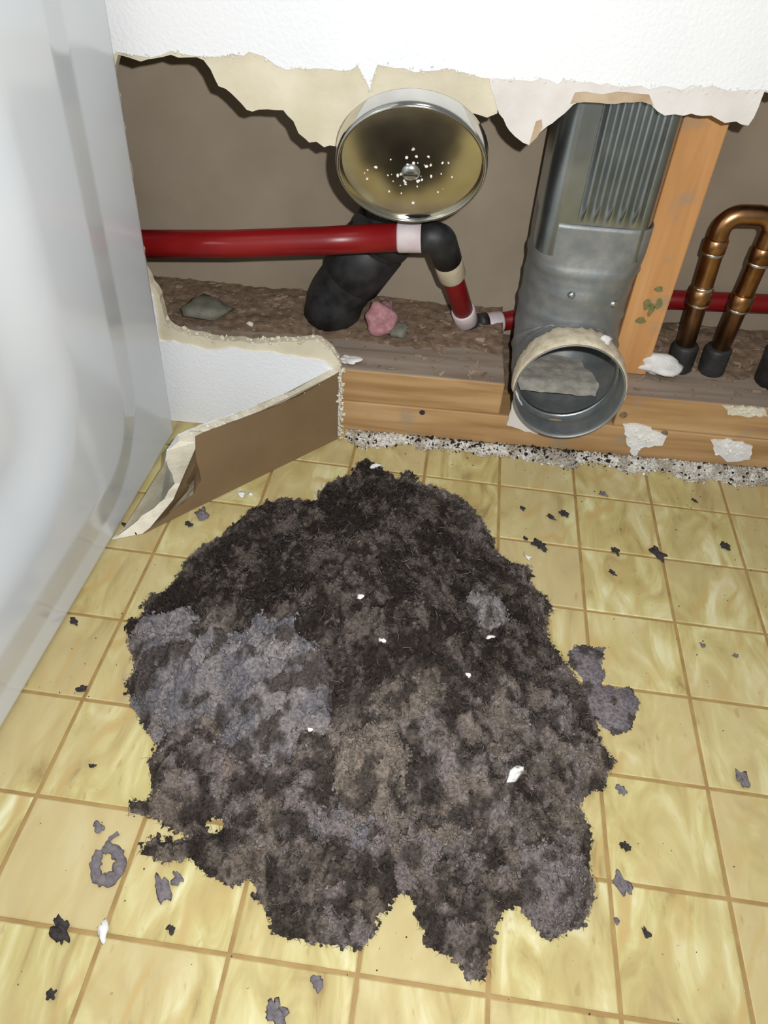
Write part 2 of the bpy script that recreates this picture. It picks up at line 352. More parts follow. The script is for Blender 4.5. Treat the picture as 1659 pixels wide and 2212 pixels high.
# green ink stamp marks near the stud's foot
bm = bmesh.new()
for k, (x, z, a, b_) in enumerate(((.119, .155, .0035, .010), (.1245, .150, .003, .012), (.130, .157, .0035, .010), (.118, .138, .005, .006), (.126, .172, .004, .005))):
    q = [(x + a * math.cos(t) * (1 + .25 * math.sin(3*t + k)), z + b_ * math.sin(t) * .6) for t in np.linspace(0, 6.283, 14)[:-1]]
    slab(q, .0396, .0401, bm)
from_bm('ink_stamp', bm, simple('green_ink', (.14, .16, .05), (.24, .20, .08), .8, scale=200), st)['label'] = 'faded green ink stamp'
# pencil and ink marks on the dusty plate top
# ---- plaster smears on the framing
def smear(name, poly, y, mat, parent, seed, th=.0022):
    q = px_y(poly, y); q = [tuple(p) for p in jag(q + [q[0]], .0009, .004, seed)][:-1]
    bm = slab(q, y - th, y + .0002)
    rs2 = np.random.default_rng(seed); c = np.mean(q, 0)
    crumbs_bm(bm, [(c[0] + (q[i][0]-c[0]) * t, y - th, c[1] + (q[i][1]-c[1]) * t) for i in range(0, len(q), 2) for t in rs2.uniform(.1, 1, 2)], rs2, .001, .0028)
    return from_bm(name, bm, mat, parent)
smear('plaster_smear', [(1345, 915), (1380, 915), (1440, 940), (1430, 960), (1385, 965), (1370, 985), (1355, 960)], -.0002, M['white_plaster'], bpy.data.objects['sole_plate'], 31)['label'] = 'white plaster smear below the duct'
smear('plaster_smear', [(1535, 950), (1580, 948), (1625, 962), (1618, 990), (1580, 995), (1545, 980)], -.0002, M['white_plaster'], bpy.data.objects['sole_plate'], 32)['label'] = 'white plaster smear far right'
smear('plaster_smear', [(1560, 875), (1650, 880), (1659, 898), (1580, 895)], 0, M['core'], pr, 33)['label'] = 'thin pale dust smear'
for k, (x, z, r_) in enumerate(((-.087, .032, .0032), (.118, .052, .0042), (.165, .034, .004))):
    bm = bmesh.new(); bmesh.ops.create_cone(bm, cap_ends=True, segments=14, radius1=r_, radius2=r_ * .85, depth=.0008, matrix=Matrix.Translation((x, -.0003, z)) @ Matrix.Rotation(math.pi/2, 4, 'X'))
    from_bm('knot', bm, M['dark_crumb'] if k == 0 else M['chips'], pr if k else bpy.data.objects['sole_plate'])

# ================================================================== PLUMBING AND DUCT
def lathe(prof, n=64):
    V = []; Fc = []
    for r_, z in prof:
        for k in range(n): V.append((r_ * math.cos(2*math.pi*k/n), r_ * math.sin(2*math.pi*k/n), z))
    for i in range(len(prof) - 1):
        for k in range(n): Fc.append((i*n + k, i*n + (k+1) % n, (i+1)*n + (k+1) % n, (i+1)*n + k))
    return V, Fc
# ---- flat galvanised duct that turns into the room as a round pipe
DX = .0515; DZ = .0895; DY = .062; R0 = .0525
duct = thing('vent_duct', 'galvanised sheet metal duct rising beside the stud with a round open pipe end', 'duct', (DX, 0, .037))
path = fillet([(0, -.028, DZ), (0, DY, DZ), (0, DY, .235)], .056, 16)
dens = [path[0]]
for a, b in zip(path[:-1], path[1:]):
    n = max(1, int((b - a).length / .004)); dens += [a.lerp(b, i / n) for i in range(1, n + 1)]
def duct_sweep(pts, shape, n=72):
    V = []; N = len(pts); Fc = []
    for i, p in enumerate(pts):
        t = (pts[min(i+1, N-1)] - pts[max(i-1, 0)]).normalized(); yv = t.cross(Vector((1, 0, 0))).normalized()
        for k in range(n):
            th = 2 * math.pi * k / n; sx, sy = shape(i, p, th); V.append(p + Vector((sx, 0, 0)) + yv * sy)
    for i in range(N - 1):
        for k in range(n): Fc.append((i*n + k, i*n + (k+1) % n, (i+1)*n + (k+1) % n, (i+1)*n + k))
    return V, Fc
s_acc = [0]
for a, b in zip(dens[:-1], dens[1:]): s_acc.append(s_acc[-1] + (b - a).length)
def elbow_shape(i, p, th):
    r = R0; s = s_acc[i]
    for g in (.030, .052, .076, .100, .124, .150, .172): r += .0016 * math.exp(-((s - g) / .0022) ** 2)
    if s < .004: r += .0008
    t = min(1, max(0, (p.z - .165) / .05)); t = t * t * (3 - 2 * t)
    e = 1 - .60 * t; c, s_ = math.cos(th), math.sin(th)
    return (r * math.copysign(abs(c) ** e, c) * (1 - .02 * t), r * math.copysign(abs(s_) ** e, s_) * (1 - .12 * t))
V, Fc = duct_sweep(dens, elbow_shape)
elb = mesh_obj('elbow', [v + Vector((0, 0, -.037)) for v in V], Fc, M['dusty_galv'], duct, True)
elb['label'] = 'dusty segmented elbow ending in a round opening'
sm = elb.modifiers.new('thickness', 'SOLIDIFY'); sm.thickness = .0012; sm.offset = -1
def stack_loop():
    """round-cornered flat section, dense along the front where the ribs are pressed"""
    a, b, r = .0495, .0445, .026; L = [(x, -b) for x in np.linspace(-(a - r), a - r, 150)]
    def arc(cx, cy, a0, a1): return [(cx + r * math.cos(t), cy + r * math.sin(t)) for t in np.linspace(a0, a1, 12)[1:-1]]
    L = [(x, -b) for x in np.linspace(-.034, .038, 180)] + [(a - .0115 + .0115 * math.cos(t), -b + .022 + .022 * math.sin(t)) for t in np.linspace(-math.pi/2, 0, 12)[1:]]
    L += arc(a - r, b - r, 0, math.pi/2) + [(x, b) for x in np.linspace(a - r, -(a - r), 12)] + arc(-(a - r), b - r, math.pi/2, math.pi)
    L += [(-a + .0155 - .0155 * math.cos(t), -b + .022 - .022 * math.sin(t)) for t in np.linspace(0, math.pi/2, 12)[:-1]]
    return L
SLOOP = stack_loop(); NL = len(SLOOP)
def stack_shape(i, p, th):
    x, y = SLOOP[int(round(th / (2 * math.pi) * NL)) % NL]; f = min(1, max(0, (p.z - .238) / .014))
    u = (x + .019) / .0112
    if y < -.04 and 0 < u < 5: y -= .0046 * f * (.5 - .5 * math.cos(2 * math.pi * u)); y += .0012 * f
    return x - .002, y
sp = [Vector((0, DY, .205 + .0035 * i)) for i in range(30)] + [Vector((0, DY, z)) for z in (.35, .45, .6, .85)]
V, Fc = duct_sweep(sp, stack_shape, NL)
stk = mesh_obj('ribbed_stack', [v + Vector((0, 0, -.037)) for v in V], Fc, M['galv'], duct, True); stk['label'] = 'flat oval duct with upright pressed ribs'
# sealant over the top of the round end
V = []; Fc = []; na, nb = 60, 8; rs = np.random.default_rng(11)
for i in range(na + 1):
    a = math.radians(-4 + 188 * i / na); w_ = .034 * (.35 + .65 * math.sin(max(0.02, min(math.pi - .02, a))) ** .5) * rs.uniform(.88, 1.1)
    for k in range(nb + 1):
        t = k / nb; rr = R0 + .0014 + .0038 * math.sin(math.pi * t) ** .6 * rs.uniform(.7, 1.15) * (.4 + .6 * abs(math.sin(a)))
        V.append((rr * math.cos(a), -.0276 + w_ * t, DZ - .037 + rr * math.sin(a)))
for i in range(na):
    for k in range(nb): j = i * (nb + 1) + k; Fc.append((j, j + 1, j + nb + 2, j + nb + 1))
so = mesh_obj('sealant_band', V, Fc, M['sealant'], duct, True); so['label'] = 'cream dusty sealant over the top of the pipe end'
sm = so.modifiers.new('thickness', 'SOLIDIFY'); sm.thickness = .0006
for x_, z_ in ((.03, .163), (-.012, .172)):
    bm = bmesh.new(); bmesh.ops.create_cone(bm, cap_ends=True, segments=8, radius1=.0042, radius2=.0026, depth=.003, matrix=Matrix.Translation((x_, DY - .0535 * math.sqrt(1 - (x_ / .0535) ** 2), z_ - .037)) @ Matrix.Rotation(math.pi/2, 4, 'X'))
    from_bm('screw_head', bm, M['screw'], duct, True)

V = []; Fc = []; na, nb = 26, 16
for i in range(na):
    for k in range(nb):
        y = .022 + .083 * i / (na - 1); h = DZ - .027 + .004 * (fbm(np.array([y * 90.]), np.array([k * .5]), 3, 5)[0] - .5) + .004 * (i / (na - 1)) - .006 * max(0, 1 - i / 4)
        w_ = math.sqrt(max(1e-6, .0508 ** 2 - (h - DZ) ** 2)) * (1 if y < .075 else math.sqrt(max(.02, 1 - ((y - .075) / .0325) ** 2)))
        V.append((w_ * (2 * k / (nb - 1) - 1), y, h - .037))
for i in range(na - 1):
    for k in range(nb - 1): j = i * nb + k; Fc.append((j, j + 1, j + nb + 1, j + nb))
db = mesh_obj('dust_bed', V, Fc, simple('pale_lint_dust', (.34, .32, .28), (.50, .47, .40), 1, scale=120, bump=.6, bscale=400), duct, True); db['label'] = 'pale dust lying inside the pipe'; db['kind'] = 'stuff'
V, Fc = lathe([(R0 - .0013, 0), (.0492, .0006), (.0488, .003), (R0 - .0013, .0045)], 48)
ir = mesh_obj('inner_joint', [(v[0], .006 + v[2], DZ - .037 + v[1]) for v in V], Fc, M['galv'], duct, True); ir['label'] = 'folded joint inside the pipe'
# ---- round cleanout cover, tilted towards the floor, held on a screw into the black pipe
CN = Vector((.03, -math.cos(math.radians(26)), -math.sin(math.radians(26)))).normalized()
cc = Vector(on_y((888, 366), -.036))
cover = thing('cleanout_cover', 'round shiny metal cleanout cover tilted down, reflecting the yellow floor', 'cover', cc)
cover.rotation_euler = CN.to_track_quat('Z', 'Y').to_euler()
V, Fc = lathe([(max(.0001, .0562 * k / 14), .0030 - .0062 * (k / 14) ** 2) for k in range(15)])
mesh_obj('face_plate', V, Fc, M['cover'], cover, True)
V, Fc = lathe([(.0562, -.0034), (.0566, .0000), (.0572, .0006), (.0585, .0006), (.0596, -.0010), (.0602, -.0040), (.0604, -.0150), (.0598, -.0165), (.0560, -.0165), (.0555, -.0060), (.0001, -.0055)])
mesh_obj('rim', V, Fc, M['rim'], cover, True)['label'] = 'bright rolled steel rim'
V, Fc = lathe([(.0001, .0062), (.0045, .0058), (.0072, .0042), (.0075, .0020)], 24)
sc_ = mesh_obj('screw', V, Fc, M['screw'], cover, True); sc_['label'] = 'blue-grey centre screw head'
from_bm('slot', box_bm(-.0055, .0055, -.0006, .0006, .0050, .0064), M['black_plastic'], sc_)
bm = bmesh.new(); rs = np.random.default_rng(3)
pts = [(rs.normal(0, .017), rs.normal(0, .014), 0) for _ in range(46)]
crumbs_bm(bm, [(p[0], p[1], .0031 - .0062 * (p[0]**2 + p[1]**2) / .0562**2) for p in pts if math.hypot(p[0], p[1]) < .045], rs, .0005, .0017)
tag(from_bm('plaster_specks', bm, M['white_plaster'], cover), 'white plaster specks stuck to the face', kind='stuff')

absd = thing('drain_pipe', 'thick black plastic drain pipe rising behind the round metal cover', 'pipe', (-.187, .098, .0764))
def rel(p, o): return Vector(p) - Vector(o)
AO = (-.187, .098, .0764)
ap = fillet([(-.197, .098, .0764), (-.190, .098, .105), (-.150, .094, .170), (-.108, .085, .235), (-.112, .0, .268)], .05, 8)
tube_obj('pipe', [rel(p, AO) for p in ap], .0305, M['black_plastic'], absd, 28)
def along(pl, i0, i1): return [pl[i0].lerp(pl[i1], t) for t in (0, .06, .94, 1)]
a_, b_ = Vector((-.176, .0965, .128)), Vector((-.150, .094, .170))
tube_obj('coupling', [rel(a_.lerp(b_, t), AO) for t in (0, .05, .95, 1)], [.0305, .0335, .0335, .0305], M['black_plastic'], absd, 28)
c_ = Vector((-.126, .0895, .207))
tube_obj('coupling', [rel(b_.lerp(c_, t), AO) for t in (.10, .14, .5, .55)], [.0305, .0335, .0335, .0305], M['black_plastic'], absd, 28)

# ---- red water pipe with crimp collars and black elbows
RO = (-.40, .03, .18)
def P3(p, y): return Vector(on_y(p, y))
red = thing('water_pipe', 'red plastic water pipe with black elbow fittings crossing the open wall', 'pipe', RO)
e1 = P3((951, 512), .028); L0 = P3((315, 526), .030); L0 = L0 + (L0 - P3((500, 526), .03)) * .8
e2 = P3((1010, 702), .106); xr = P3((1500, 652), .1275)
pa = [L0, P3((500, 527), .030), P3((700, 520), .030), P3((862, 512), .029)]
tube_obj('pipe', [rel(p, RO) for p in pa], .0128, M['red'], red)
def seg(name, a, b, r, mat, lab=None):
    p, rr = collar_path(a, b, r); o = tube_obj(name, [rel(x, RO) for x in p], rr, mat, red); 
    if lab: o['label'] = lab
    return o
seg('collar', P3((858, 512), .029), P3((916, 512), .029), .0140, M['collar'], 'pinkish white crimp collar')
d12 = (e2 - e1)
tube_obj('elbow_fitting', [rel(p, RO) for p in fillet([P3((912, 512), .029), e1, e1 + d12 * .22], .012, 6)], .0142, M['black_plastic'], red)
seg('collar', e1 + d12 * .17, e1 + d12 * .40, .0138, M['cream_collar'], 'cream crimp collar')
seg('pipe', e1 + d12 * .36, e1 + d12 * .86, .0108, M['red'])
seg('collar', e1 + d12 * .80, e1 + d12 * .95, .0128, M['collar'], 'pinkish white crimp collar')
gb = P3((1128, 686), .1275); g = (gb - e2); g.normalize()
tube_obj('elbow_fitting', [rel(p, RO) for p in fillet([e1 + d12 * .93, e2 + d12 * .02, e2 + d12 * .02 + g * .022], .010, 6)], .0128, M['black_plastic'], red)
e3 = e2 + d12 * .02
seg('collar', e3 + g * .018, e3 + g * .040, .0122, M['collar'], 'pinkish white crimp collar')
tube_obj('pipe', [rel(p, RO) for p in (e3 + g * .037, e3 + (gb - e3) * 1.0, Vector((.10, .1280, gb.z + .014)), Vector((.17, .1280, xr.z)), Vector((.42, .1280, xr.z + .012)))], .0102, M['red'], red)

# ---- copper supply bent over in a U
co = thing('copper_pipe', 'tarnished copper pipe bent into an upturned U right of the stud', 'pipe', (.19, .06, .0764))
KO = (.19, .06, .0764)
cp = fillet([(.178, .060, .0764), (.170, .060, .240), (.217, .060, .243), (.212, .060, .0764)], .016, 8)
tube_obj('pipe', [rel(p, KO) for p in cp], .0092, M['copper'], co, 24)
for a, b, r_ in (((.1708, .06, .218), (.1712, .06, .204), .0108), ((.1735, .06, .168), (.1742, .06, .152), .0112), ((.2165, .06, .214), (.2160, .06, .198), .0108), ((.2150, .06, .166), (.2145, .06, .150), .0112)):
    p, rr = collar_path(a, b, r_); tube_obj('coupling', [rel(x, KO) for x in p], rr, M['copper'], co, 24)
for a in ((.1712, .06, .2035), (.1742, .06, .1515), (.2160, .06, .1975), (.2145, .06, .1495), (.1735, .06, .1685)):
    tube_obj('solder_ring', [rel((a[0], a[1], a[2] + d), KO) for d in (-.0022, -.001, .001, .0022)], [.0094, .0106, .0106, .0094], M['solder'], co, 24)['label'] = 'bright solder ring'
for x in (.178, .212):
    p, rr = collar_path((x, .06, .0764), (x - .0006, .06, .106), .0135); tube_obj('sleeve', [rel(q, KO) for q in p], rr, M['black_plastic'], co, 24)['label'] = 'black sleeve at the plate'
tube_obj('black_stub', [(.278, .05, .0764), (.278, .05, .100), (.276, .05, .115), (.276, .05, .116)], [.022, .022, .021, .017], M['black_plastic'])
tag(bpy.data.objects['black_stub'], 'black plastic pipe stub at the far right behind the sole plate', 'pipe')

# ================================================================== DEBRIS IN THE CAVITY
def heap(name, x0, x1, y0, y1, z, hf, mat, n=(160, 40), seed=1):
    xs = np.linspace(x0, x1, n[0]); ys = np.linspace(y0, y1, n[1]); X, Y = np.meshgrid(xs, ys, indexing='ij')
    Z = z + hf(X, Y); V = np.c_[X.ravel(), Y.ravel(), Z.ravel()]; i = np.arange(n[0]*n[1]).reshape(n)
    Fq = np.stack([i[:-1, :-1], i[1:, :-1], i[1:, 1:], i[:-1, 1:]], -1).reshape(-1, 4); return fast_obj(name, V, Fq, mat, None, True)
def hcav(X, Y):
    e = np.clip((Y - .050 - .012 * (fbm(X * 40, Y * 40, 3, 4) - .5) * 2) / .07, 0, 1)
    inside = sstep(-.0065, -.0035, X) * (1 - sstep(.1075, .1105, X))
    return -.034 * inside - .0015 + .013 * e * (.55 + .6 * fbm(X * 18, Y * 18, 3, 6)) + .004 * e ** .3 * (fbm(X * 160, Y * 160, 3, 9) - .3)
hb = heap('cavity_rubble', -.60, .60, .045, .1393, .0764, hcav, M['chips'], (420, 46))
tag(hb, 'brown dust and wood chips heaped behind the sole plate inside the wall', 'debris', kind='stuff')
bm = bmesh.new(); rs = np.random.default_rng(14); pts = []
for _ in range(700):
    x = rs.uniform(-.38, .3); y = rs.uniform(.004, .135)
    if (y < .05 and rs.random() < .55) or -.014 < x < .118: continue
    z = .0764 + max(0, float(hcav(np.array([x]), np.array([y]))[0])); pts.append((x, y, z + .0006))
for p in pts:
    l = rs.uniform(.0012, .005); m = Matrix.Translation(p) @ Matrix.Rotation(rs.uniform(0, 3.1), 4, 'Z') @ Matrix.Rotation(rs.uniform(-.4, .4), 4, 'X') @ Matrix.Diagonal((l * 2, l * .7, .0009, 1))
    bmesh.ops.create_cube(bm, size=1, matrix=m)
tag(from_bm('wood_chips', bm, simple('pale_wood_chip', (.22, .15, .095), (.40, .31, .23), .9, scale=60), hb), kind='stuff')
tag(rock('rubble_lump', (*P3((455, 690), .075)[:2], .0785), .019, M['stone'], 3, .45, 2, .3, stretch=1.5), 'grey-green rubble lump inside the wall at the left', 'rubble')
tag(rock('rubble_lump', (-.118, .070, .0780), .0105, M['stone'], 4, .8, 2, .3), 'grey-green rubble lump right of the black drain pipe', 'rubble')
tag(rock('insulation_tuft', (-.140, .076, .0770), .015, M['pink'], 5, 1.15, 3, .16, stretch=1.1), 'tuft of dusty pink insulation against the black drain pipe', 'insulation')
tag(rock('plaster_crumb', (*on_z((540, 705), .0764)[:2], .0762), .0040, M['white_plaster'], 6, .8, 1, .3), 'small white plaster crumb on the sole plate behind the lower drywall', 'plaster')
tag(rock('plaster_crumb', (*on_z((1412, 808), .0764)[:2], .0762), .0150, M['white_plaster'], 7, .60, 3, .45, stretch=1.25, ang=.2), 'big white plaster lump at the foot of the stud', 'plaster')
tag(rock('plaster_crumb', (*on_z((755, 782), .0764)[:2], .0762), 0.0060, M['white_plaster'], 9, .35, 3, .5, stretch=1.7, ang=-.2), 'flat white plaster lump on sole plate at the end of the lower drywall', 'plaster')
tag(rock('plaster_crumb', (.074, -.0120, DZ + R0 + .0030 - .008), .0058, M['white_plaster'], 10, .8, 2, .4), 'white plaster crumb stuck on top of the round duct end', 'plaster')
q = px_y([(1094, 918), (1114, 842), (1140, 905), (1175, 925), (1160, 938)], -.004)
tag(from_bm('paper_scrap', slab([tuple(p) for p in jag(q + [q[0]], .0006, .006, 41)][:-1], -.0045, -.0005), M['torn_paper']), 'pale scrap of torn paper left of the round duct opening', 'paper')

# ================================================================== DRYWALL FLAP
flap = thing('drywall_flap', 'broken drywall piece swung out from the wall, brown paper side showing', 'drywall', (-.172, -.016, 0))
hd = np.array([-.155, -.165]); hd /= np.linalg.norm(hd); hn = np.array([hd[1], -hd[0]])   # along the piece; towards its hidden painted side
if hn[0] > 0: hn = -hn
top = jag([(.002, .083), (.05, .0755), (.10, .0770), (.166, .0805)], .0005, .006, 51)
end_f = [(.1685, .055), (.166, .030), (.176, .018), (.205, .008), (.231, .0004)]          # broken end, paper side
prof = [tuple(p) for p in top] + [tuple(p) for p in jag([(.166, .0805)] + end_f, .0006, .006, 52)[1:]] + [(.10, .0004), (.002, .0004)]
prof_b = []
for t, z in prof:                                                                          # the core breaks away further out on the far side
    if t > .13: k = min(1, (t - .13) / .04); prof_b.append((t + k * (.024 if z < .07 else .012), z))
    else: prof_b.append((t, z))
def flap_prism(pa, pb, d0, d1):
    bm = bmesh.new(); W = lambda p, d: (hd[0] * p[0] + hn[0] * d, hd[1] * p[0] + hn[1] * d, p[1])
    a = [bm.verts.new(W(p, d0)) for p in pa]; b = [bm.verts.new(W(p, d1)) for p in pb]
    f1 = bm.faces.new(a); f2 = bm.faces.new(list(reversed(b))); n = len(a)
    for i in range(n): bm.faces.new((a[i], b[i], b[(i+1) % n], a[(i+1) % n]))
    bmesh.ops.triangulate(bm, faces=[f1, f2]); return bm
from_bm('paper_backing', flap_prism(prof, prof, 0, .0007), M['brown_paper'], flap)['label'] = 'brown paper backing'
from_bm('gypsum_core', flap_prism(prof, prof_b, .0007, .0105), M['core'], flap)['label'] = 'cream broken gypsum core'
from_bm('painted_face', flap_prism(prof_b, prof_b, .0105, .0118), M['paint'], flap)
bm = bmesh.new(); rs = np.random.default_rng(17)
crumbs_bm(bm, [(hd[0]*p[0] + hn[0]*d, hd[1]*p[0] + hn[1]*d, p[1]) for p in top for d in rs.uniform(.001, .011, 2)], rs, .0006, .0022)
crumbs_bm(bm, [(.0015 + rs.normal(0, .0016), -.002 + rs.uniform(-.004, .004), z) for z in np.linspace(.004, .086, 60)], rs, .0012, .0030)
tag(from_bm('crumbled_edge', bm, M['core'], flap), 'crumbly gypsum along the break', kind='stuff')

# ================================================================== APPLIANCE
app = thing('white_appliance', 'white enamelled laundry appliance with embossed side panel at the left', 'appliance', (-.344, -.055, 0))
ad = np.array([-.0675, -.99772]); an = np.array([.99772, -.0675]); E0 = -.022; L_ = .62; HT = .86
def rrect(t, z, t0, z0, r):
    """distance outside a corner-rounded quadrant t>t0, z>z0 (negative inside)"""
    qx = (t0 + r) - t; qz = (z0 + r) - z
    return np.where((qx > 0) & (qz > 0), np.hypot(np.maximum(qx, 0), np.maximum(qz, 0)), np.maximum(qx, qz)) - r
def relief(t, z):
    g = rrect(t, z, .066, .045, .075)                       # outline of the pressed-out panel
    d = .0064 * (.85 * np.clip((.018 - g) / .036, 0, 1) + .15 * sstep(.020, -.020, g))
    p = rrect(t, z, .165, .112, .085); d = d - .012 * sstep(.022, -.045, p)   # shallow dish in its middle
    p2 = rrect(t, z, .255, .20, .07); d = d + .003 * sstep(.012, -.012, p2)
    e = np.minimum(t - E0, z); d = d - .004 * (1 - sstep(0, .007, e)) ** 2     # rolled outer edge
    return d
ts = np.concatenate([np.linspace(E0, .30, 150), np.linspace(.302, L_, 60)[1:]]); zs = np.concatenate([np.linspace(.003, .47, 200), np.linspace(.475, HT, 60)])
Tt, Zz = np.meshgrid(ts, zs, indexing='ij'); Dd = relief(Tt, Zz)
V = np.c_[(ad[0]*Tt + an[0]*Dd).ravel(), (ad[1]*Tt + an[1]*Dd).ravel(), Zz.ravel()]
i = np.arange(len(ts)*len(zs)).reshape(len(ts), len(zs)); Fq = np.stack([i[:-1, :-1], i[:-1, 1:], i[1:, 1:], i[1:, :-1]], -1).reshape(-1, 4)
fast_obj('side_panel', V, Fq, M['enamel'], app, True)['label'] = 'embossed enamel side panel with pressed channel'
def app_box(t0, t1, d0, d1, z0, z1, bev):
    bm = box_bm(t0, t1, d0, d1, z0, z1, bev)
    for v in bm.verts: t, d, z = v.co; v.co = Vector((ad[0]*t + an[0]*d, ad[1]*t + an[1]*d, z))
    return bm
from_bm('cabinet', app_box(E0 + .001, L_ - .001, -.60, -.0072, .004, HT, .003), M['enamel'], app)
from_bm('top_panel', app_box(E0 - .002, L_ + .004, -.604, .002, HT, HT + .03, .006), M['enamel'], app)
for t, d in ((.03, -.03), (.03, -.57), (.59, -.03), (.59, -.57)):
    bm = bmesh.new(); bmesh.ops.create_cone(bm, cap_ends=True, segments=16, radius1=.016, radius2=.013, depth=.0042, matrix=Matrix.Translation((ad[0]*t + an[0]*d, ad[1]*t + an[1]*d, .0021)))
    from_bm('foot', bm, M['black_plastic'], app)

# ================================================================== LINT
PILE_PX = [(775, 1003), (800, 1000), (835, 1022), (862, 1042), (874, 1018), (892, 1022), (900, 1046), (950, 1062), (1000, 1080), (1030, 1110), (1055, 1150), (1072, 1192), (1105, 1220), (1145, 1225), (1152, 1240), (1135, 1252), (1160, 1275), (1190, 1305),
           (1178, 1345), (1185, 1385), (1215, 1420), (1245, 1465), (1270, 1500), (1285, 1560), (1300, 1610), (1325, 1640), (1310, 1665), (1300, 1700), (1262, 1715), (1255, 1745), (1272, 1800), (1278, 1870), (1285, 1935), (1265, 1975), (1250, 2005),
           (1185, 2020), (1160, 1990), (1140, 1960), (1110, 1945), (1080, 1975), (1062, 2010), (1055, 2060), (1040, 2105), (1012, 2110), (998, 2070), (960, 2060), (925, 2035), (910, 1985), (895, 1940), (868, 1915), (840, 1950),
           (812, 1975), (818, 2000), (790, 2030), (760, 2042), (700, 2035), (640, 2022), (590, 2010), (582, 1965), (560, 1925), (540, 1890), (500, 1905), (450, 1885), (415, 1850), (360, 1855), (310, 1838), (318, 1815), (385, 1818), (410, 1800),
           (360, 1775), (320, 1752), (285, 1750), (275, 1728), (320, 1728), (335, 1690), (325, 1640), (345, 1590), (318, 1575), (298, 1530), (275, 1480), (290, 1440), (282, 1390), (275, 1345), (310, 1330), (310, 1300), (360, 1275), (400, 1215),
           (430, 1185), (470, 1170), (510, 1130), (560, 1095), (620, 1082), (680, 1090), (690, 1060), (735, 1040), (760, 1025)]
def poly_d(poly, X, Y):
    """signed distance to a polygon, positive inside"""
    P = np.array(poly); Q = np.roll(P, -1, 0); best = np.full(X.shape, 1e9); ins = np.zeros(X.shape, bool)
    for a, b in zip(P, Q):
        e = b - a; wx = X - a[0]; wy = Y - a[1]; t = np.clip((wx*e[0] + wy*e[1]) / (e @ e), 0, 1)
        best = np.minimum(best, np.hypot(wx - t*e[0], wy - t*e[1]))
        c = ((a[1] > Y) != (b[1] > Y)) & (X < (b[0]-a[0]) * (Y - a[1]) / (b[1] - a[1] + 1e-12) + a[0]); ins ^= c
    return np.where(ins, best, -best)
def floor_poly(pp, z=0.): return [tuple(on_z(p, z)[:2]) for p in pp]
PP = floor_poly(PILE_PX, .003); HOLE = on_z((463, 1778), .004)
def puffs(X, Y, sc, seed):
    """cauliflower puffs: a dome per cell of a warped cell noise, and the cell's own random number"""
    u = X * sc + 1.1 * (fbm(X * sc * .8, Y * sc * .8, 2, seed + 50) - .5); v = Y * sc + 1.1 * (fbm(X * sc * .8, Y * sc * .8, 2, seed + 60) - .5)
    iu = np.floor(u); iv = np.floor(v); best = np.full(X.shape, 9.); idn = np.zeros(X.shape)
    for a in (-1, 0, 1):
        for b in (-1, 0, 1):
            cx = iu + a; cy = iv + b; d = (cx + vhash(cx, cy, seed) - u) ** 2 + (cy + vhash(cx, cy, seed + 1) - v) ** 2
            m = d < best; best = np.where(m, d, best); idn = np.where(m, vhash(cx, cy, seed + 2), idn)
    return np.sqrt(np.clip(1 - best / 1.1, 0, 1)), idn
def pile_d(X, Y):
    d = poly_d(PP, X, Y) + .006 * (fbm(X * 130, Y * 130, 3, 41) - .5)
    return np.minimum(d, np.hypot(X - HOLE[0], Y - HOLE[1]) - .0065)
PK = on_z((800, 1330), .04)
def pile_h(X, Y, d=None):
    if d is None: d = pile_d(X, Y)
    dd = np.maximum(d, 0)
    base = .010 * sstep(0, .010, dd) + .050 * sstep(.0, .17, dd) ** .9 + .014 * np.exp(-((X - PK[0])**2 + (Y - PK[1])**2) / .07**2) * sstep(0, .05, dd)
    lump = (fbm(X * 26, Y * 26, 3, 5) - .5) * .026 + (fbm(X * 75, Y * 75, 3, 15) - .5) * .013
    p1, q1 = puffs(X, Y, 115, 301); p2, q2 = puffs(X, Y, 300, 302)
    fine = (p1 - .6) * .0085 * (.5 + q1) + (p2 - .6) * .0045 * (.4 + q2) + (fbm(X * 420, Y * 420, 2, 25) - .5) * .0035
    return np.maximum(base + sstep(.0, .03, dd) * lump + sstep(0, .006, dd) * fine, .0012)
# colour zones of the pile: near-black gritty lint behind, brown-grey fluff in front
DARK = np.array((.026, .0205, .018)); BROWN = np.array((.122, .100, .087)); GREY = np.array((.215, .196, .198)); TAN = np.array((.205, .170, .142)); MAUVE = np.array((.185, .158, .156)); DIM = np.array((.054, .044, .039))
DK = floor_poly([(790, 1000), (1000, 1080), (1060, 1180), (1200, 1420), (1240, 1480), (1150, 1440), (1000, 1500), (900, 1500), (720, 1560), (640, 1450), (480, 1370), (300, 1330), (430, 1180), (600, 1080)], .02)
def mixc(a, b, t): return a * (1 - t[:, None]) + b * t[:, None]
def pile_col(X, Y):
    t = sstep(-.016, .014, poly_d(DK, X, Y) + .05 * (fbm(X * 30, Y * 30, 3, 61) - .5))
    W1, id1 = puffs(X, Y, 115, 301); W2, id2 = puffs(X, Y, 300, 302); n = fbm(X * 40, Y * 40, 4, 71)
    v = .42 * id1 + .30 * id2 + .9 * n - .30           # light and dark puffs
    c = mixc(np.broadcast_to(DIM, (len(X), 3)), BROWN, sstep(.30, .50, v)); c = mixc(c, MAUVE, sstep(.52, .72, v))
    c = mixc(c, TAN, sstep(.53, .68, fbm(X * 60, Y * 60, 3, 83)) * .6)
    c = mixc(c, np.broadcast_to(DARK * 1.2, c.shape), sstep(.50, .36, fbm(X * 95, Y * 95, 3, 88)) * .8)
    k = mixc(np.broadcast_to(DARK, (len(X), 3)), DIM, sstep(.45, .62, v)); k = mixc(k, BROWN, sstep(.63, .76, v) * .7)
    return mixc(c, k, t)
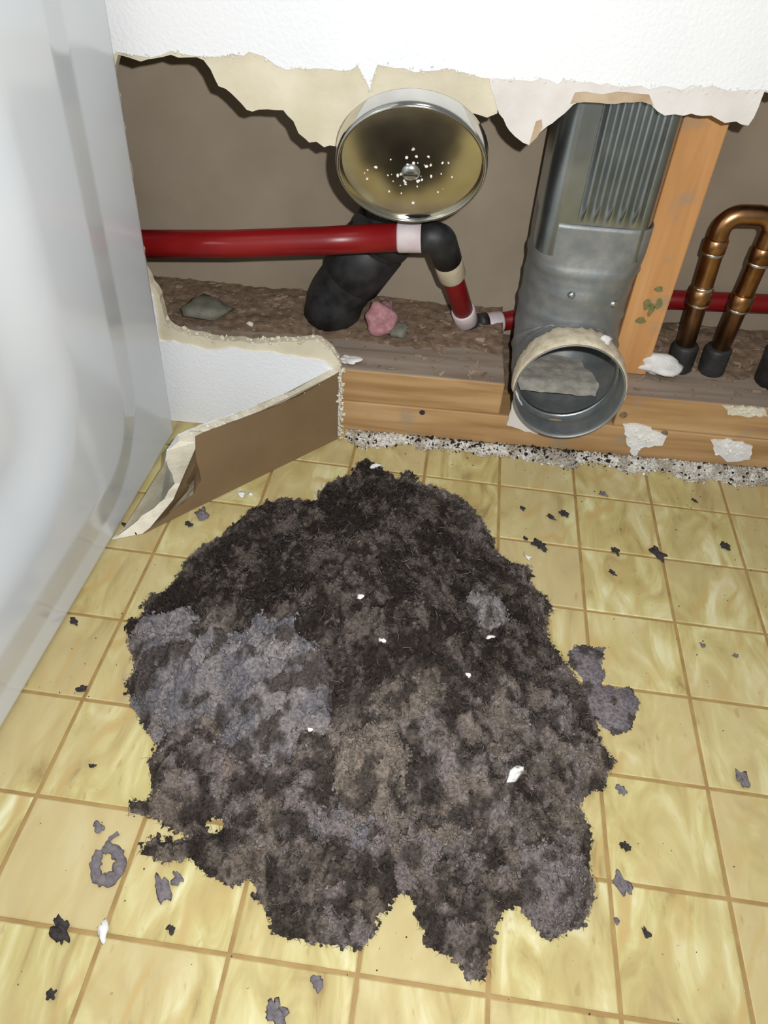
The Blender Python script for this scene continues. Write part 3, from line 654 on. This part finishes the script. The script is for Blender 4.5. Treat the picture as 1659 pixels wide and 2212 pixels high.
# little tuft shapes, reused for all fluff
def tuft_shapes(nk=8, seed=2):
    out = []; r = np.random.default_rng(seed)
    bm = bmesh.new(); bmesh.ops.create_icosphere(bm, subdivisions=0 or 1, radius=1); bm.verts.ensure_lookup_table()
    V0 = np.array([v.co[:] for v in bm.verts]); F0_ = np.array([[v.index for v in f.verts] for f in bm.faces]); bm.free()
    for _ in range(nk): out.append((V0 * r.uniform(.45, 1.35, (len(V0), 1)), F0_))
    return out
TUFT = tuft_shapes()
def tufts(P, Cc, smin, smax, seed, flat=(.35, .9)):
    """many torn tufts at points P with colours Cc as vertex, face, colour arrays"""
    r = np.random.default_rng(seed); Vs = []; Fs = []; Cs = []; n0 = 0; kind = r.integers(0, len(TUFT), len(P))
    for k, (v, f) in enumerate(TUFT):
        idx = np.nonzero(kind == k)[0]
        if not len(idx): continue
        m = len(idx); q = r.normal(size=(m, 4)); q /= np.linalg.norm(q, axis=1)[:, None]; w_, x, y, z = q.T
        R_ = np.stack([1-2*(y*y+z*z), 2*(x*y-z*w_), 2*(x*z+y*w_), 2*(x*y+z*w_), 1-2*(x*x+z*z), 2*(y*z-x*w_), 2*(x*z-y*w_), 2*(y*z+x*w_), 1-2*(x*x+y*y)], -1).reshape(m, 3, 3)
        s = (smin * (smax / smin) ** r.random(m) ** 1.4)[:, None] * np.c_[r.uniform(.7, 1.4, m), r.uniform(.5, 1, m), r.uniform(*flat, m)]
        vv = np.einsum('mij,mnj->mni', R_, v[None] * s[:, None, :]); pos = P[idx]
        vv = vv + pos[:, None, :]; vv[..., 2] = np.maximum(vv[..., 2], .0002)
        Vs.append(vv.reshape(-1, 3)); Fs.append((f[None] + (np.arange(m) * len(v))[:, None, None] + n0).reshape(-1, 3)); n0 += m * len(v)
        cc_ = Cc[idx] * r.uniform(.8, 1.25, (m, 1)); Cs.append(np.repeat(cc_, len(v), 0))
    return np.concatenate(Vs), np.concatenate(Fs), np.concatenate(Cs)
def lint_surface(dfun, hfun, cfun, bounds, step):
    x0, x1, y0, y1 = bounds; xs = np.arange(x0, x1, step); ys = np.arange(y0, y1, step); X, Y = np.meshgrid(xs, ys, indexing='ij')
    jr = np.random.default_rng(99); X = X + jr.uniform(-.42, .42, X.shape) * step; Y = Y + jr.uniform(-.42, .42, Y.shape) * step
    d = dfun(X, Y); H = hfun(X, Y, d); keep = d > 0
    i = np.arange(X.size).reshape(X.shape); Fq = np.stack([i[:-1, :-1], i[1:, :-1], i[1:, 1:], i[:-1, 1:]], -1).reshape(-1, 4)
    kf = keep.ravel()[Fq].any(1); Fq = Fq[kf]; used = np.unique(Fq); remap = np.full(X.size, -1); remap[used] = np.arange(len(used))
    V = np.c_[X.ravel(), Y.ravel(), np.where(keep, H, .0004).ravel()][used]; Fq = remap[Fq]
    T3 = np.concatenate([Fq[:, [0, 1, 2]], Fq[:, [0, 2, 3]]]); return V, T3, cfun(V[:, 0], V[:, 1])
def scatter(dfun, bounds, n, seed, edge=-.001):
    r = np.random.default_rng(seed); x0, x1, y0, y1 = bounds; X = r.uniform(x0, x1, n); Y = r.uniform(y0, y1, n); d = dfun(X, Y); k = d > edge; return X[k], Y[k], d[k]
def bounds_of(P, m=.006): a = np.array(P); return a[:, 0].min() - m, a[:, 0].max() + m, a[:, 1].min() - m, a[:, 1].max() + m
def fibres(P, Cc, lmin, lmax, wid, seed, K=5):
    r = np.random.default_rng(seed); n = len(P); a = r.uniform(0, 6.283, n); el = r.normal(.15, .35, n); l = r.uniform(lmin, lmax, n)
    t = np.c_[np.cos(a) * np.cos(el), np.sin(a) * np.cos(el), np.sin(el)]; s = np.c_[-np.sin(a), np.cos(a), np.zeros(n)]; bend = r.normal(0, .35, n)
    V = []
    for k in range(K):
        u = k / (K - 1) - .5; c = P + t * (u * l)[:, None] + s * (bend * l * (u*u*4 - 1) * .5)[:, None]; c[:, 2] = np.maximum(c[:, 2], .0006)
        w_ = wid * (1 - abs(u) * 1.2)
        for kk in range(3):
            an_ = kk * 2.094; V.append(c + (s * math.cos(an_) + np.array([0, 0, 1.]) * math.sin(an_)) * w_)
    V = np.stack(V, 1); base = []
    for k in range(K - 1):
        for kk in range(3): p = k*3 + kk; q = k*3 + (kk+1) % 3; base += [(p, q, q + 3), (p, q + 3, p + 3)]
    base = np.array(base); Fc = (base[None] + (np.arange(n) * K * 3)[:, None, None]).reshape(-1, 3)
    return V.reshape(-1, 3), Fc, np.repeat(Cc, K * 3, 0)

B = bounds_of(PP, .008)
V, Fc, Cc = lint_surface(pile_d, pile_h, pile_col, B, .0013)
pile = fast_obj('lint_pile', V, Fc, M['lint'], None, True, Cc)
tag(pile, 'large ragged pile of dark matted dryer lint heaped on the yellow floor', 'lint', kind='stuff')
X, Y, d = scatter(pile_d, B, 24000, 33, -.0026); H = pile_h(X, Y, np.maximum(d, 0)); r = np.random.default_rng(2)
P = np.c_[X, Y, H + r.uniform(-.0008, .0022, len(X)) * np.clip(d / .01, .25, 1)]
V, Fc, Cc = tufts(P, pile_col(X, Y), .0006, .0026, 34)
tag(fast_obj('lint_tufts', V, Fc, M['lint'], pile, True, Cc), kind='stuff')
X, Y, d = scatter(pile_d, B, 36000, 37, -.0022); H = pile_h(X, Y, np.maximum(d, 0))
V, Fc, Cc = fibres(np.c_[X, Y, H + .0006], pile_col(X, Y) * r.uniform(.8, 1.9, (len(X), 1)), .003, .008, .00013, 38, 3)
tag(fast_obj('lint_fuzz', V, Fc, M['lint'], pile, False, Cc), 'short fuzz over the lint', kind='stuff')
X, Y, d = scatter(pile_d, B, 2600, 35, .004); H = pile_h(X, Y, d)
fc = r.uniform(.07, .30, (len(X), 1)) * np.array([[1, .95, .88]])
V, Fc, Cc = fibres(np.c_[X, Y, H + .0022], fc, .003, .009, .00020, 36)
tag(fast_obj('fibres', V, Fc, M['lint'], pile, False, Cc), 'pale hair fibres', kind='stuff')

def clump(label, px, z, hgt, c1, c2, seed, ntuft=5200, on_pile=True, fluff=.012, tmax=.004):
    poly = floor_poly(px, z)
    dfun = lambda X, Y: poly_d(poly, X, Y) + .007 * (fbm(X * 110, Y * 110, 3, seed) - .5)
    def hfun(X, Y, d):
        dd = np.maximum(d, 0); under = pile_h(X, Y) if on_pile else 0 * X
        return under + hgt * sstep(-.002, .030, dd) * (.55 + .8 * fbm(X * 50, Y * 50, 3, seed + 1)) + (fluff * (fbm(X * 70, Y * 70, 3, seed + 2) - .45) + .0045 * fluff / .012 * (puffs(X, Y, 130, seed + 7)[0] - .5) + .002 * (puffs(X, Y, 320, seed + 9)[0] - .5)) * sstep(0, .008, dd) + .0012
    cfun = lambda X, Y: mixc(np.broadcast_to(c1, (len(X), 3)), np.broadcast_to(c2, (len(X), 3)), sstep(.35, .65, .5 * fbm(X * 45, Y * 45, 3, seed + 3) + .5 * puffs(X, Y, 130, seed + 7)[1]))
    c0 = cfun; cfun = lambda X, Y: mixc(c0(X, Y), np.broadcast_to(DIM, (len(X), 3)), sstep(.47, .33, fbm(X * 85, Y * 85, 3, seed + 13)) * .85)
    b = bounds_of(poly, .005); V1, F1_, C1 = lint_surface(dfun, hfun, cfun, b, .0012)
    X, Y, d = scatter(dfun, b, ntuft, seed + 5, -.001); H = hfun(X, Y, d); rr = np.random.default_rng(seed)
    V2, F2_, C2 = tufts(np.c_[X, Y, H + rr.uniform(-.001, .0012, len(X))], cfun(X, Y), .0005, tmax * .5, seed + 6, (.5, 1))
    o = fast_obj('lint_clump', np.concatenate([V1, V2]), np.concatenate([F1_, F2_ + len(V1)]), M['lint'], None, True, np.concatenate([C1, C2]))
    return tag(o, label, 'lint', 'lint clumps on the dark pile')
clump('large blue-grey felted lint clump at the left side of the dark pile', [(300, 1325), (350, 1320), (410, 1298), (432, 1330), (425, 1370), (470, 1375), (520, 1390), (560, 1365), (600, 1385), (640, 1405), (655, 1445), (690, 1480), (715, 1540), (720, 1590), (690, 1620), (650, 1610), (625, 1650),
       (590, 1665), (560, 1640), (520, 1640), (475, 1610), (480, 1560), (440, 1540), (395, 1560), (340, 1575), (318, 1570), (295, 1510), (272, 1475), (295, 1440), (285, 1390), (275, 1345)], .022, .010, GREY, np.array((.130, .124, .138)), 201, 3600)
clump('rounded tan lint tuft in the middle of the pile', [(720, 1610), (740, 1575), (790, 1555), (830, 1545), (870, 1570), (885, 1620), (880, 1680), (860, 1720), (820, 1740), (780, 1745), (740, 1720), (715, 1670)], .045, .013, TAN, np.array((.145, .122, .104)), 221, 1600)
clump('small smooth grey lint clump on the right upper slope of the pile', [(1010, 1275), (1035, 1240), (1075, 1250), (1110, 1270), (1105, 1310), (1075, 1345), (1050, 1358), (1015, 1325)], .040, .010, np.array((.185, .172, .170)), GREY, 241, 600, fluff=.006, tmax=.003)
clump('faint bluish lint clump low in front of the pile', [(670, 1790), (700, 1755), (760, 1750), (805, 1765), (830, 1800), (800, 1830), (740, 1840), (690, 1825)], .020, .009, np.array((.165, .155, .168)), MAUVE, 261, 700)
clump('thin grey-brown lint wisp ridge at the lower right of the pile', [(840, 1830), (900, 1760), (960, 1765), (980, 1800), (940, 1850), (900, 1900), (860, 1905)], .022, .008, TAN * .85, MAUVE, 281, 900)
clump('mauve felted lint lobe at the bottom right corner of the pile', [(1120, 1850), (1180, 1830), (1240, 1840), (1262, 1900), (1250, 1990), (1190, 2012), (1150, 1970), (1120, 1930)], .012, .006, MAUVE, np.array((.165, .142, .145)), 301, 1100)
clump('flat grey cross-shaped lint piece lying right of the pile', [(1230, 1405), (1262, 1392), (1305, 1398), (1300, 1425), (1308, 1450), (1295, 1478), (1330, 1485), (1365, 1490), (1380, 1515), (1365, 1545), (1362, 1570), (1330, 1580), (1300, 1565), (1285, 1545), (1235, 1530), (1215, 1505), (1250, 1490), (1262, 1460), (1240, 1440)],
      .002, .005, np.array((.155, .14, .155)), np.array((.19, .168, .175)), 321, 900, on_pile=False, fluff=.003, tmax=.0026)

# ---- loose bits on the floor, each one a thing
BITS = [((1128, 1100), .0035, 'dark', 'small dark lint crumb on the floor nearest below the round duct', 1.6), ((1218, 1112), .0055, 'dark', 'dark lint crumb beside the second groove right of the pile', 1.5),
        ((1190, 1120), .0032, 'dark', 'thin dark lint scrap just left of the crumb by the groove', 2.0), ((1165, 1180), .0075, 'dark', 'loose cluster of dark lint close to the upper right edge of the pile', 1.3),
        ((1135, 1165), .0030, 'dark', 'faint dark lint speck left of the loose cluster', 1.4), ((1330, 1192), .0050, 'dark', 'dark lint crumb sitting on a cross groove right of the loose cluster', 1.7),
        ((1418, 1196), .0080, 'dark', 'largest black lint crumb on the floor, on a groove crossing', 1.5), ((1322, 1238), .0034, 'dark', 'small brown-black lint scrap below the crumb on the cross groove', 1.8),
        ((1565, 1184), .0062, 'dark', 'dark lint crumb at the far right of the floor', 1.2), ((1500, 1083), .0030, 'dark', 'tiny dark sliver on the floor under the plaster smears', 2.0),
        ((1303, 1068), .0040, 'grey', 'dull lint smudge on the floor below the duct', 1.5), ((1588, 1418), .0038, 'grey', 'round grey lint speck at the right, halfway down', 1.0),
        ((1518, 1396), .0030, 'grey', 'pale grey lint speck left of the round grey speck', 1.4), ((1600, 1685), .0075, 'grey', 'blue-grey upright lint scrap at the lower right', 1.4),
        ((1342, 1708), .0045, 'grey', 'grey lint speck right beside the lower part of the pile', 1.3), ((1350, 1832), .0042, 'dark', 'brown lint crumb right of the pile and above a cross groove', 1.5),
        ((1345, 1912), .0062, 'grey', 'grey lint scrap on a groove crossing near the lower right of the pile', 1.9), ((1332, 1990), .0025, 'grey', 'tiny grey speck on the groove below the lower right scrap', 1.2),
        ((178, 1491), .0056, 'dark', 'black round crumb on a groove crossing at the left', 1.0), ((160, 1345), .0040, 'dark', 'black crumb close to the white appliance', 1.4),
        ((200, 1656), .0028, 'dark', 'small dark speck on a tile at the left below the round black crumb', 1.3), ((435, 1112), .0085, 'grey', 'grey lint bit in front of the drywall flap', 1.5),
        ((410, 1136), .0040, 'dark', 'black crumb beside the grey lint bit by the drywall flap', 1.3), ((330, 1076), .0055, 'dark', 'dark crumb behind the white broken end of the drywall flap', 1.3),
        ((286, 1142), .0065, 'dark', 'flat dark scrap between the appliance and the drywall flap', 2.2), ((350, 1918), .0062, 'grey', 'curved pale lint scrap below the lower left of the pile', 1.8),
        ((383, 1898), .0042, 'grey', 'small grey lint bit right above the curved scrap', 1.4), ((553, 1940), .0040, 'dark', 'black crumb at the lower left edge of the pile', 1.1),
        ((575, 1936), .0055, 'grey', 'mauve lint bit touching the black crumb under the pile', 1.4), ((135, 2010), .0068, 'dark', 'dark brown smudge of lint on the lower left groove', 1.9),
        ((368, 2008), .0035, 'dark', 'small dark crumb on the tile below the curved scrap', 1.2), ((686, 2125), .0048, 'grey', 'grey lint speck below the bottom of the pile', 1.3),
        ((112, 2150), .0036, 'dark', 'dark speck in the bottom left tile', 1.2), ((597, 2190), .0080, 'grey', 'pale mauve lint wisp at the bottom edge', 1.3),
        ((212, 1785), .0045, 'grey', 'faint grey lint smear above the curled lint ring', 1.6), ((1395, 2016), .0025, 'dark', 'hair-thin dark speck on a tile low at the right', 2.2)]
for k, (p, s, kind, lab, st_) in enumerate(BITS):
    x, y, _ = on_z(p)
    tag(rock('lint_crumb', (x, y, 0), s * .50, M['dark_crumb' if kind == 'dark' else 'grey_crumb'], 500 + k, min(.55 if kind == 'dark' else .3, .0022 / s), 3, .7, stretch=st_, ang=random.Random(k).uniform(-1.3, -.6)), lab, 'lint', 'loose lint crumbs on the floor')
WBITS = [((1141, 1208), .0040, 0, 'white plaster crumb at the upper right edge of the pile', 1.), ((222, 2012), .0062, 0, 'crumpled white plaster flake on the lower left groove crossing', 1.9), ((1110, 1672), .0056, 1, 'long white plaster fragment lying on the front of the pile', 2.1),
         ((780, 1291), .0036, 1, 'round white crumb on the dark top of the pile', 1.), ((825, 1386), .0036, 1, 'white oval crumb below the round one on the pile', 1.2), ((1058, 1378), .0030, 1, 'white sliver below the smooth grey clump', 1.8),
         ((672, 1575), .0026, 1, 'white speck on the blue-grey clump', 1.5), ((520, 1072), .0050, 0, 'white plaster crumb at the foot of the drywall flap', 1.3), ((1012, 1460), .0030, 1, 'pale crumb on the right slope of the pile', 1.3),
         ((540, 1068), .0030, 0, 'smaller white crumb right beside the one at the foot of the flap', 1.3), ((810, 1010), .0045, 2, 'white sliver at the back tip of the pile', 1.8)]
for k, (p, s, onp, lab, st_) in enumerate(WBITS):
    z = .0
    if onp:
        z = .03
        for _ in range(12):
            q = on_z(p, z); z = float(pile_h(np.array([q[0]]), np.array([q[1]]))[0]) + .0012
    x, y, _ = on_z(p, z)
    tag(rock('plaster_crumb', (x, y, z), s * .6, M['white_plaster'], 700 + k, .55, 2, .5, stretch=st_, ang=.8 if k == 2 else random.Random(k).uniform(-1.4, 1.4)), lab, 'plaster', 'white plaster crumbs')
# curled lint ring at the lower left
rp = [(228, 1832), (250, 1838), (262, 1860), (255, 1890), (232, 1905), (210, 1900), (206, 1875), (212, 1848), (226, 1834), (240, 1812), (262, 1798)]
bm = bmesh.new(); pl = [Vector(on_z(p)) + Vector((0, 0, .0022)) for p in rp]; dn = []
for a, b in zip(pl[:-1], pl[1:]): dn += [a.lerp(b, t) for t in (0, .25, .5, .75)]
rs = np.random.default_rng(77); n = len(dn)
tube(bm, dn, [(.0040 if i < n * .75 else .0014) * rs.uniform(.65, 1.25) for i in range(n)], 9)
for v in bm.verts: v.co.z = max(.0001, v.co.z * .6)
tag(from_bm('lint_curl', bm, M['grey_crumb'], None, True), 'curled grey ring of lint on a tile at the lower left', 'lint')

# ---- strip of plaster dust and lint where the floor meets the plate
def dstrip(X, Y): return np.minimum(-Y + .0015, Y + .022 + .012 * (fbm(X * 30, X * 0, 3, 7) - .5) * 2 + .006 * (fbm(X * 90, Y * 90, 2, 8) - .5)) 
def hstrip(X, Y, d): return .0008 + .0065 * sstep(0, .012, np.maximum(d, 0)) * (.4 + .9 * fbm(X * 90, Y * 90, 3, 5)) * sstep(-.03, 0.0, Y)
WH = np.array((.66, .64, .59)); GD = np.array((.42, .38, .32))
def cstrip(X, Y): return mixc(np.broadcast_to(WH, (len(X), 3)), np.broadcast_to(GD, (len(X), 3)), sstep(.45, .65, fbm(X * 70, Y * 70, 3, 19)))
bS = (-.166, .42, -.036, .0)
V1, F1_, C1 = lint_surface(dstrip, hstrip, cstrip, bS, .0022)
X, Y, d = scatter(dstrip, bS, 4200, 91, -.006); H = np.where(d > 0, hstrip(X, Y, d), .0006); r = np.random.default_rng(6)
cc2 = cstrip(X, Y); dk = r.random(len(X)) < np.where((X > -.10) & (X < .12) & (Y > -.014), .62, .12); cc2[dk] = DARK * 1.3
V2, F2_, C2 = tufts(np.c_[X, np.minimum(Y, -.002), H + .0002], cc2, .0006, .0026, 92, (.5, 1))
tag(fast_obj('plaster_dust', np.concatenate([V1, V2]), np.concatenate([F1_, F2_ + len(V1)]), M['lint'], None, False, np.concatenate([C1, C2])), 'strip of white plaster dust and lint flecks along the foot of the sole plate', 'debris', kind='stuff')
# fine specks strewn over the floor
r = np.random.default_rng(44); n = 900; X = r.uniform(-.40, .30, n); Y = -r.random(n) ** 1.7 * .55 - .02
k = (pile_d(X, Y) < -.004) & (X > -.345 + .07 * (Y + .05)) & ~((X < -.172) & (Y > -.03 + (X + .172) * 1.06 - .02)); X, Y = X[k], Y[k]
cs = np.where(r.random(len(X))[:, None] < .45, np.array([[.6, .56, .48]]), np.array([[.09, .07, .05]]))
V, Fc, Cc = tufts(np.c_[X, Y, np.full(len(X), .0003)], cs, .00025, .0010, 45, (.4, .8))
tag(fast_obj('floor_specks', V, Fc, M['lint'], None, False, Cc), 'fine pale and dark specks strewn across the yellow floor', 'debris', kind='stuff')
